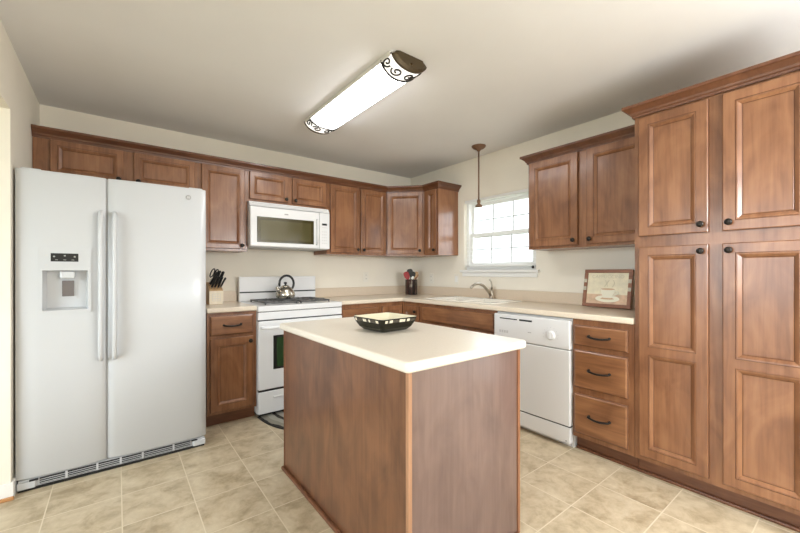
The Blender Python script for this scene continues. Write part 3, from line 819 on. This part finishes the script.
# ------------------------------------------------------------------ island
IX0, IX1, IY0, IY1, IT = -2.2484, -1.5474, -2.7253, -1.4826, .877
isl = thing('kitchen_island', 'wood-panelled kitchen island with cream top in the middle of the floor', 'kitchen island', (IX0, IY0, 0))
iw, il = IX1-IX0, IY1-IY0
e_ = .026
B('island').box(e_, iw-e_-.025, e_+.012, il-e_, .0, IT-CH-.0005).build('cabinet_box', isl)
B('island_end_sheen').box(e_, iw-e_-.024, e_, e_+.0115, .0, IT-CH-.0005, .001).build('end_panel', isl)
B('side').box(iw-e_-.012, iw-e_+.004, e_, il-e_+.002, .0, IT-CH-.0005, .001).build('face_frame', isl)
B('glaze_shade').box(iw-e_-.0245, iw-e_-.0115, e_+.003, il-e_, 0, IT-CH-.001).build('gap_shade_strip', isl)  # dark strip painted as the shade in the gap beside the face frame
B('edge').box(e_-.004, e_+.014, e_-.004, e_+.014, .0, IT-CH-.001, .004).build('corner_moulding', isl)
B('toe').box(e_-.004, e_+.008, il-e_-.008, il-e_+.004, 0, IT-CH-.001, .002).build('back_corner_moulding', isl)
B('toe').box(e_-.020, e_, e_-.02, il-e_+.006, 0, .019, .006).box(e_-.0, iw-e_-.02, e_-.020, e_, 0, .019, .006).build('base_shoe', isl)
def rrect(x0, x1, y0, y1, r, n=6):
    pts = []
    for cx, cy, a0 in ((x1-r, y1-r, 0), (x0+r, y1-r, 90), (x0+r, y0+r, 180), (x1-r, y0+r, 270)):
        for k in range(n+1):
            a = math.radians(a0+90*k/n); pts.append((cx+r*math.cos(a), cy+r*math.sin(a)))
    return pts
B('counter_w').prism(rrect(0, iw, 0, il, .022), IT-CH, IT, .012, 4).build('countertop', isl)
# working side, facing the sink
for k, (a, b_) in enumerate(((.05, .415), (.44, .80), (.825, 1.19))):
    o = door_mesh(b_-a, .52, [(.048, .472)]).build('door', isl); o.location = (iw-e_+.0052, a, .12); o.rotation_euler = (0, 0, PI/2)
    knob(o, .33 if k != 1 else .03, .48)
    m = B('wood_h').box(0, b_-a, -.02, 0, 0, .145, .005); o = m.build('drawer', isl); o.location = (iw-e_+.0052, a, .665); o.rotation_euler = (0, 0, PI/2)
    c_ = (b_-a)/2
    B('bronze').tube([(c_-.06, -.02, .073), (c_-.055, -.04, .073), (c_, -.048, .068), (c_+.055, -.04, .073), (c_+.06, -.02, .073)], .005, 8).build('pull_handle', o)

# square bowl on the island
bw = thing('square_bowl', 'square dark bowl with mosaic rim on the island top', 'bowl', (-1.883, -2.080, IT+.0005), math.radians(4))
def sq(m, s_, z, n=8, r=.16):
    return [m.v((x, y, z)) for x, y in rrect(-s_, s_, -s_, s_, s_*r, 3)]
m = B('bowl_out'); prev = None
prof = [(.078, 0, 'bowl_out'), (.086, .003, 'bowl_out'), (.104, .020, 'bowl_out'), (.118, .045, 'bowl_out'), (.1250, .066, 'bowl_out'), (.1258, .072, 'bowl_out'), (.1215, .073, 'bowl_in'), (.104, .052, 'bowl_in'), (.086, .022, 'bowl_in'), (.070, .010, 'bowl_in')]
first = None
for s_, z, mm in prof:
    r = sq(m, s_, z)
    m.mat(mm)
    if prev:
        for k in range(len(r)): m.face((prev[k], prev[(k+1) % len(r)], r[(k+1) % len(r)], r[k]))
    else: m.face(r)
    prev = r
m.face(prev)
m.build('body', bw)
for side in range(4):
    dkm = B('mosaic_dark'); x = -.100; seq = [.016, .012, .022, .014, .018, .012, .024, .016, .012, .020, .014, .018]; k = side
    while x < .094:
        ww = min(seq[k % 12], .100-x)
        dkm.mat('mosaic_pale' if (k*5+side*3) % 7 in (0, 2, 3) else 'mosaic_dark')
        dkm.poly([(x+.0008, -.1210, .0515), (x+ww-.0008, -.1210, .0515), (x+ww-.0008, -.1258, .0655), (x+.0008, -.1258, .0655)])
        x += ww; k += 1
    o = dkm.build('mosaic_band', bw); o.rotation_euler = (0, 0, side*PI/2)

# ------------------------------------------------------------------ rug in front of the range
m = B('rug'); n = 40
pts = [(.377*math.cos(PI+PI*k/n), .57*math.sin(PI+PI*k/n)) for k in range(n+1)]
m.prism(pts, 0, .007, .003, 1)
rugo = m.build('kitchen_rug'); rugo.location = (-1.743, -.612, .0006)
tag(rugo, 'half-round patterned rug with black border on the floor before the range', 'rug')

# ------------------------------------------------------------------ knife block and knives
kb = thing('knife_block', 'pale wooden knife block on the short counter beside the refrigerator', 'knife block', (-2.362, -.235, CT+.0005))
m = B('tan_wood')
pr = [(-.075, 0), (.075, 0), (.075, .185), (-.075, .118)]        # (y, z) side outline, slot face slopes up to the rear
for a in (-.052, .052): pass
v0 = [m.v((-.052, y, z)) for y, z in pr]; v1 = [m.v((.052, y, z)) for y, z in pr]
m.face(v0); m.face(v1[::-1])
for k in range(4): m.face((v0[k], v0[(k+1) % 4], v1[(k+1) % 4], v1[k]))
m.build('block', kb)
m = B('pale_wood').box(-.0535, .0535, -.0785, -.075, .002, .114); fp = m.build('front_panel', kb)
m = B('palegrey')
for k in range(4): m.box(-.03+.02*k-.001, -.03+.02*k+.001, -.0792, -.0784, .03, .09); m.box(-.03, .03, -.0792, -.0784, .03+.02*k-.001, .03+.02*k+.001)
m.build('printed_emblem', fp)
slope = Vector((0, .15, .067)).normalized()
d3 = Vector((.30, -.42, .86)).normalized()
kn = [(-.034, .22, .105, .0095), (-.010, .22, .100, .009), (.015, .20, .098, .009), (.036, .26, .088, .0085), (-.036, .55, .120, .010), (-.008, .58, .125, .0105), (.022, .60, .118, .0095), (.038, .72, .105, .009)]
names_k = ['front row far left', 'front row second from left', 'front row third from left', 'front row far right', 'middle row left', 'middle row centre', 'middle row right', 'rear row right']
for (x, t, ln, r), nm in zip(kn, names_k):
    ln *= 1.18; base = Vector((-2.362+x, -.235-.075+.15*t, CT+.1195+.067*t))
    k_ = thing('kitchen_knife', 'black-handled knife in the knife block, '+nm, 'knife', base, 0, 'knives in the block')
    dd = (d3+Vector((random.uniform(-.06, .06), random.uniform(-.05, .05), 0))).normalized()
    h_ = B('black').tube([dd*.014, dd*.03, dd*(ln*.6), dd*(ln-.006), dd*ln], [r*.8, r, r*1.05, r, r*.6], 8).build('handle', k_)
    B('steel').tube([dd*.003, dd*.015], r*.55, 8).build('bolster', k_)
base = Vector((-2.362-.030, -.235+.045, CT+.118+.067*.8))
k_ = thing('kitchen_scissors', 'black-handled kitchen scissors at the rear left of the knife block', 'scissors', base, 0)
u3 = Vector((.30, -.30, .9)).normalized(); s3 = Vector((.8, .3, -.17)).normalized()
for sgn in (-1, 1):
    cen = u3*.100+s3*.016*sgn
    pts = [cen+u3*(.040*math.cos(a))+s3*(.014*math.sin(a)) for a in [2*PI*q/14 for q in range(15)]]
    B('black').tube(pts, .0050, 8).build('loop', k_)
B('steel').tube([u3*0, u3*.05], .008, 8).build('blades', k_)

# ------------------------------------------------------------------ utensil crock
cx, cy = -.225, -.285
ck = B('crock').lathe([(.071, 0), (.073, .004), (.073, .174), (.075, .180), (.069, .182), (.067, .178), (.067, .012), (.001, .010)], (0, 0, 0), n=28).build('utensil_crock')
ck.location = (cx, cy, CT+.0005); tag(ck, 'dark mottled utensil crock in the corner of the counter', 'crock')
Zc = CT+.014
view = Vector((-.63, -.77, 0))        # towards the room
acr = Vector((.77, -.63, 0))          # along the crock, left to right
def utensil(name, label, cat, depth, lean, ln, hm, hr, head):
    d_ = (acr*lean+Vector((0, 0, 1))).normalized()
    o_ = Vector((cx, cy, Zc))-acr*(lean*.085)+view*depth
    r = thing(name, label, cat, o_, 0, 'utensils in the crock')
    B(hm).tube([d_*.003, d_*(ln*.5), d_*ln], [hr, hr, hr*.9], 8).build('shaft', r)
    head(r, d_, d_*ln); return r
def paddle(mat, wd, ln, th=.006, bend=0.0):
    def f(r, d_, p):
        s_ = (acr-d_*acr.dot(d_)).normalized(); n_ = d_.cross(s_)
        m = B(mat); rows = []
        prof = [(0, .3), (.15, .75), (.4, 1), (.75, 1), (.93, .8), (1, .35)]
        for t, w_ in prof:
            c = p+d_*(ln*t)+n_*(bend*math.sin(PI*t))
            rows.append([m.v(c+s_*wd/2*w_+n_*th/2), m.v(c-s_*wd/2*w_+n_*th/2), m.v(c-s_*wd/2*w_-n_*th/2), m.v(c+s_*wd/2*w_-n_*th/2)])
        for a, b in zip(rows, rows[1:]):
            for k in range(4): m.face((a[k], a[(k+1) % 4], b[(k+1) % 4], b[k]))
        m.face(rows[0]); m.face(rows[-1]); m.build('head', r)
    return f
utensil('spatula', 'red spatula leaning left in the dark utensil crock', 'utensil', .028, -.42, .185, 'red', .0055, paddle('red', .066, .095, .008))
utensil('cooking_spoon', 'black cooking spoon standing tallest in the dark utensil crock', 'utensil', .013, -.10, .205, 'black', .0055, paddle('black', .070, .090, .008))
utensil('slotted_turner', 'black turner just right of centre in the dark utensil crock', 'utensil', -.002, .12, .190, 'black', .0055, paddle('black', .066, .075, .006))
utensil('wooden_spoon', 'tan wooden spoon leaning right in the dark utensil crock', 'utensil', -.017, .40, .205, 'tan_wood', .0055, paddle('tan_wood', .042, .075, .008))
utensil('wooden_spatula', 'dark brown wooden spatula leaning furthest right in the utensil crock', 'utensil', -.032, .56, .190, 'frame', .006, paddle('frame', .028, .075, .008))
utensil('serving_fork', 'olive green handled serving fork in the dark utensil crock', 'utensil', -.046, .24, .20, 'green', .0055, paddle('green', .030, .060, .007))
utensil('whisk', 'small white handled whisk at the front of the utensil crock', 'utensil', .044, .16, .175, 'white_paint', .0055, paddle('white_paint', .024, .035, .010))

# ------------------------------------------------------------------ framed picture leaning on the backsplash
PW, PH, PT = .340, .288, .018
lean = math.radians(11.5)
pf = thing('framed_picture', 'small brown framed picture of a coffee cup leaning on the counter by the pantry', 'picture', (-.142, -2.291, CT+.005), RB)
pf.rotation_euler = (-lean, 0, RB); pf.rotation_mode = 'XYZ'
fw = .026
m = B('frame').box(0, PW, -PT, 0, 0, fw, .004).box(0, PW, -PT, 0, PH-fw, PH, .004).box(0, fw, -PT, 0, fw, PH-fw, .004).box(PW-fw, PW, -PT, 0, fw, PH-fw, .004)
m.build('frame', pf)
B('frame').box(PW/2-.03, PW/2+.03, 0, .006, .03, .22).build('back_board', pf)
o = B('frame').box(PW/2-.025, PW/2+.025, 0, .005, -.2, 0).build('easel_leg', pf); o.location = (0, .006, .205); o.rotation_euler = (math.radians(26), 0, 0)
for x in (.002, PW-fw+.002):
    for z in (.125, .185): B('inlay').box(x, x+fw-.004, -PT-.0015, -PT+.002, z, z+.028, .001).build('inlay', pf)
ar = B('art_cream').box(fw-.004, PW-fw+.004, -.008, -.002, fw-.004, PH-fw+.004).build('artwork', pf)
B('art_tan').box(fw, PW-fw, -.0088, -.0078, fw, .098).build('painted_table', ar)
m = B('art_white'); q = []
def ell(m, cx_, cz_, a, b_, y, n=28): m.poly([(cx_+a*math.cos(2*PI*k/n), y, cz_+b_*math.sin(2*PI*k/n)) for k in range(n)])
ell(m, .178, .066, .085, .026, -.0092); ell(m, .178, .074, .055, .016, -.0096)
m.poly([(.150, -.0100, .072), (.206, -.0100, .072), (.226, -.0100, .118), (.228, -.0100, .138), (.128, -.0100, .138), (.130, -.0100, .118)])
pts = arc((.226, -.0100, .126), (.216, -.0100, .088), (.032, 0, .004), 10)
m.tube(pts, .004, 6); m.build('painted_cup', ar)
m = B('art_coffee'); ell(m, .178, .138, .050, .007, -.0104)
m.poly([(.128, -.0099, .064), (.145, -.0099, .074), (.211, -.0099, .074), (.228, -.0099, .064), (.2, -.0099, .060), (.156, -.0099, .060)])
m.build('painted_coffee', ar)
m = B('art_ink')
for k in range(3): m.tube(arc((.150+.028*k, -.0092, .155), (.155+.028*k, -.0092, .205), (.012*(-1)**k, 0, 0), 8), .0022, 5)
m.build('painted_steam', ar)
textmesh('CAPPUCCINO', .036, 'art_ink', 'painted_lettering', ar, (PW/2, -.0090, .232), (PI/2, 0, 0))

# ------------------------------------------------------------------ wall outlets
def outlet(name, label, loc, rz, switch=False):
    r = thing(name, label, 'outlet' if not switch else 'switch', loc, rz, 'wall plates')
    p = B('ivory').box(-.035, .035, -.006, -.0005, -.058, .058, .003).build('plate', r)
    if switch: B('white_paint').box(-.017, .017, -.010, -.005, -.033, .033, .002).build('rocker', r)
    else:
        for z in (-.021, .021):
            o = B('ivory').lathe([(.017, 0), (.0165, .002)], (0, -.006, z), 'y', 16).build('socket', r)
            m = B('gap')
            for x in (-.006, .006): m.box(x-.001, x+.001, -.0085, -.0075, z-.003, z+.007)
            m.build('slot', o)
outlet('wall_outlet', 'white outlet on the back wall between the range and the corner', (-.690, 0, 1.125), 0)
outlet('wall_outlet', 'white outlet on the right wall just beside the utensil crock', (0, -.400, 1.105), RB)
outlet('light_switch', 'white switch plate on the right wall just left of the window', (0, -.815, 1.105), RB, True)

# ------------------------------------------------------------------ pendant over the sink
pd = thing('pendant_lamp', 'slim brown pendant rod with bare socket hanging above the sink', 'pendant lamp', (-.257, -1.350, H))
B('brown_metal').lathe([(.068, -.0005), (.066, -.010), (.052, -.024), (.026, -.034), (.016, -.046), (.011, -.052)], n=28).build('canopy', pd)
B('brown_metal').tube([(0, 0, -.045), (0, 0, -.530)], .0075, 12).build('rod', pd)
B('brown_metal').lathe([(.008, -.515), (.017, -.522), (.018, -.545), (.012, -.552), (.016, -.562), (.033, -.574), (.034, -.590), (.020, -.592)], n=20).build('socket', pd)

# ------------------------------------------------------------------ ceiling light
LX, LY0, LY1 = -1.710, -2.085, -.895
cl = thing('ceiling_light', 'long white fluorescent ceiling light with bronze scrollwork ends', 'ceiling light', (LX, 0, H))
def prof_half(w_, d_, n=18, z0=-.012):
    return [(w_*math.cos(PI+PI*k/n), z0+d_*math.sin(PI+PI*k/n)) for k in range(n+1)]
B('white_paint').box(-.118, .118, LY0+.02, LY1-.02, -.014, -.0006).box(-.128, -.121, LY0+.02, LY1-.02, -.026, -.0006, .002).box(.121, .128, LY0+.02, LY1-.02, -.026, -.0006, .002).build('housing', cl)
m = B('diffuser'); pr = prof_half(.120, .062)
def lens(m, ya, yb):
    rows = [[m.v((x, y, z)) for x, z in pr] for y in (ya, yb)]
    for k in range(len(pr)-1): m.face((rows[0][k], rows[0][k+1], rows[1][k+1], rows[1][k]), True)
lens(m, LY0+.128, LY1-.128)
m.build('diffuser', cl)
m = B('lamp_end'); lens(m, LY0+.012, LY0+.128); m.build('etched_glass_end', cl)
m = B('lamp_end'); lens(m, LY1-.128, LY1-.012); m.build('etched_glass_end', cl)
for end, sg in ((LY0, 1), (LY1, -1)):
    m = B('bronze_cap')
    # end plate with scalloped shoulders
    out = [(-.100, -.0006), (-.106, -.012), (-.124, -.020), (-.118, -.032)]+[(.116*math.cos(a), -.020-.060*abs(math.sin(a))) for a in [PI+PI*k/14 for k in range(2, 13)]]+[(.118, -.032), (.124, -.020), (.106, -.012), (.100, -.0006)]
    a_ = [m.v((x, end, z)) for x, z in out]; b_ = [m.v((x*1.0, end+sg*.014, z)) for x, z in out]
    c_ = [m.v((x*.82, end-sg*.012, -.0006+(z+.0006)*.82)) for x, z in out]
    n = len(out)
    m.face(b_); m.face(c_)
    for k in range(n):
        m.face((a_[k], a_[(k+1) % n], b_[(k+1) % n], b_[k])); m.face((a_[k], a_[(k+1) % n], c_[(k+1) % n], c_[k]))
    m.lathe([(.010, 0), (.006, .010)], (0, end-sg*.010 if sg > 0 else end+.010, -.045), 'y', 10)
    cap = m.build('end_cap', cl)
    # scroll band wrapped over the diffuser
    def wrap(u, y):                 # u: -1..1 across the curve
        a = PI*1.5+u*PI/2*.98
        return (.1245*math.cos(a), y, -.012+.0645*math.sin(a))
    s_ = B('bronze'); yo = end+sg*.118
    s_.tube([wrap(-1+2*k/24, yo+sg*(.022*math.cos(2*PI*(k/24-.5))*.5)) for k in range(25)], .0065, 6)
    for u0 in (-.5, .5):
        for mir in (-1, 1):
            pts = []
            for k in range(22):
                th = k/21*2.6*PI; rr = .040*(1-k/21*.8)
                pts.append(wrap(u0+mir*(.25-rr*math.cos(th)/.040*.20), end+sg*(.066+rr*math.sin(th)*1.0)))
            s_.tube(pts, .0052, 5)
    for u0 in (-.98, .98): s_.tube([wrap(u0, end+sg*.01), wrap(u0, yo)], .0035, 6)
    s_.build('scrollwork', cap)
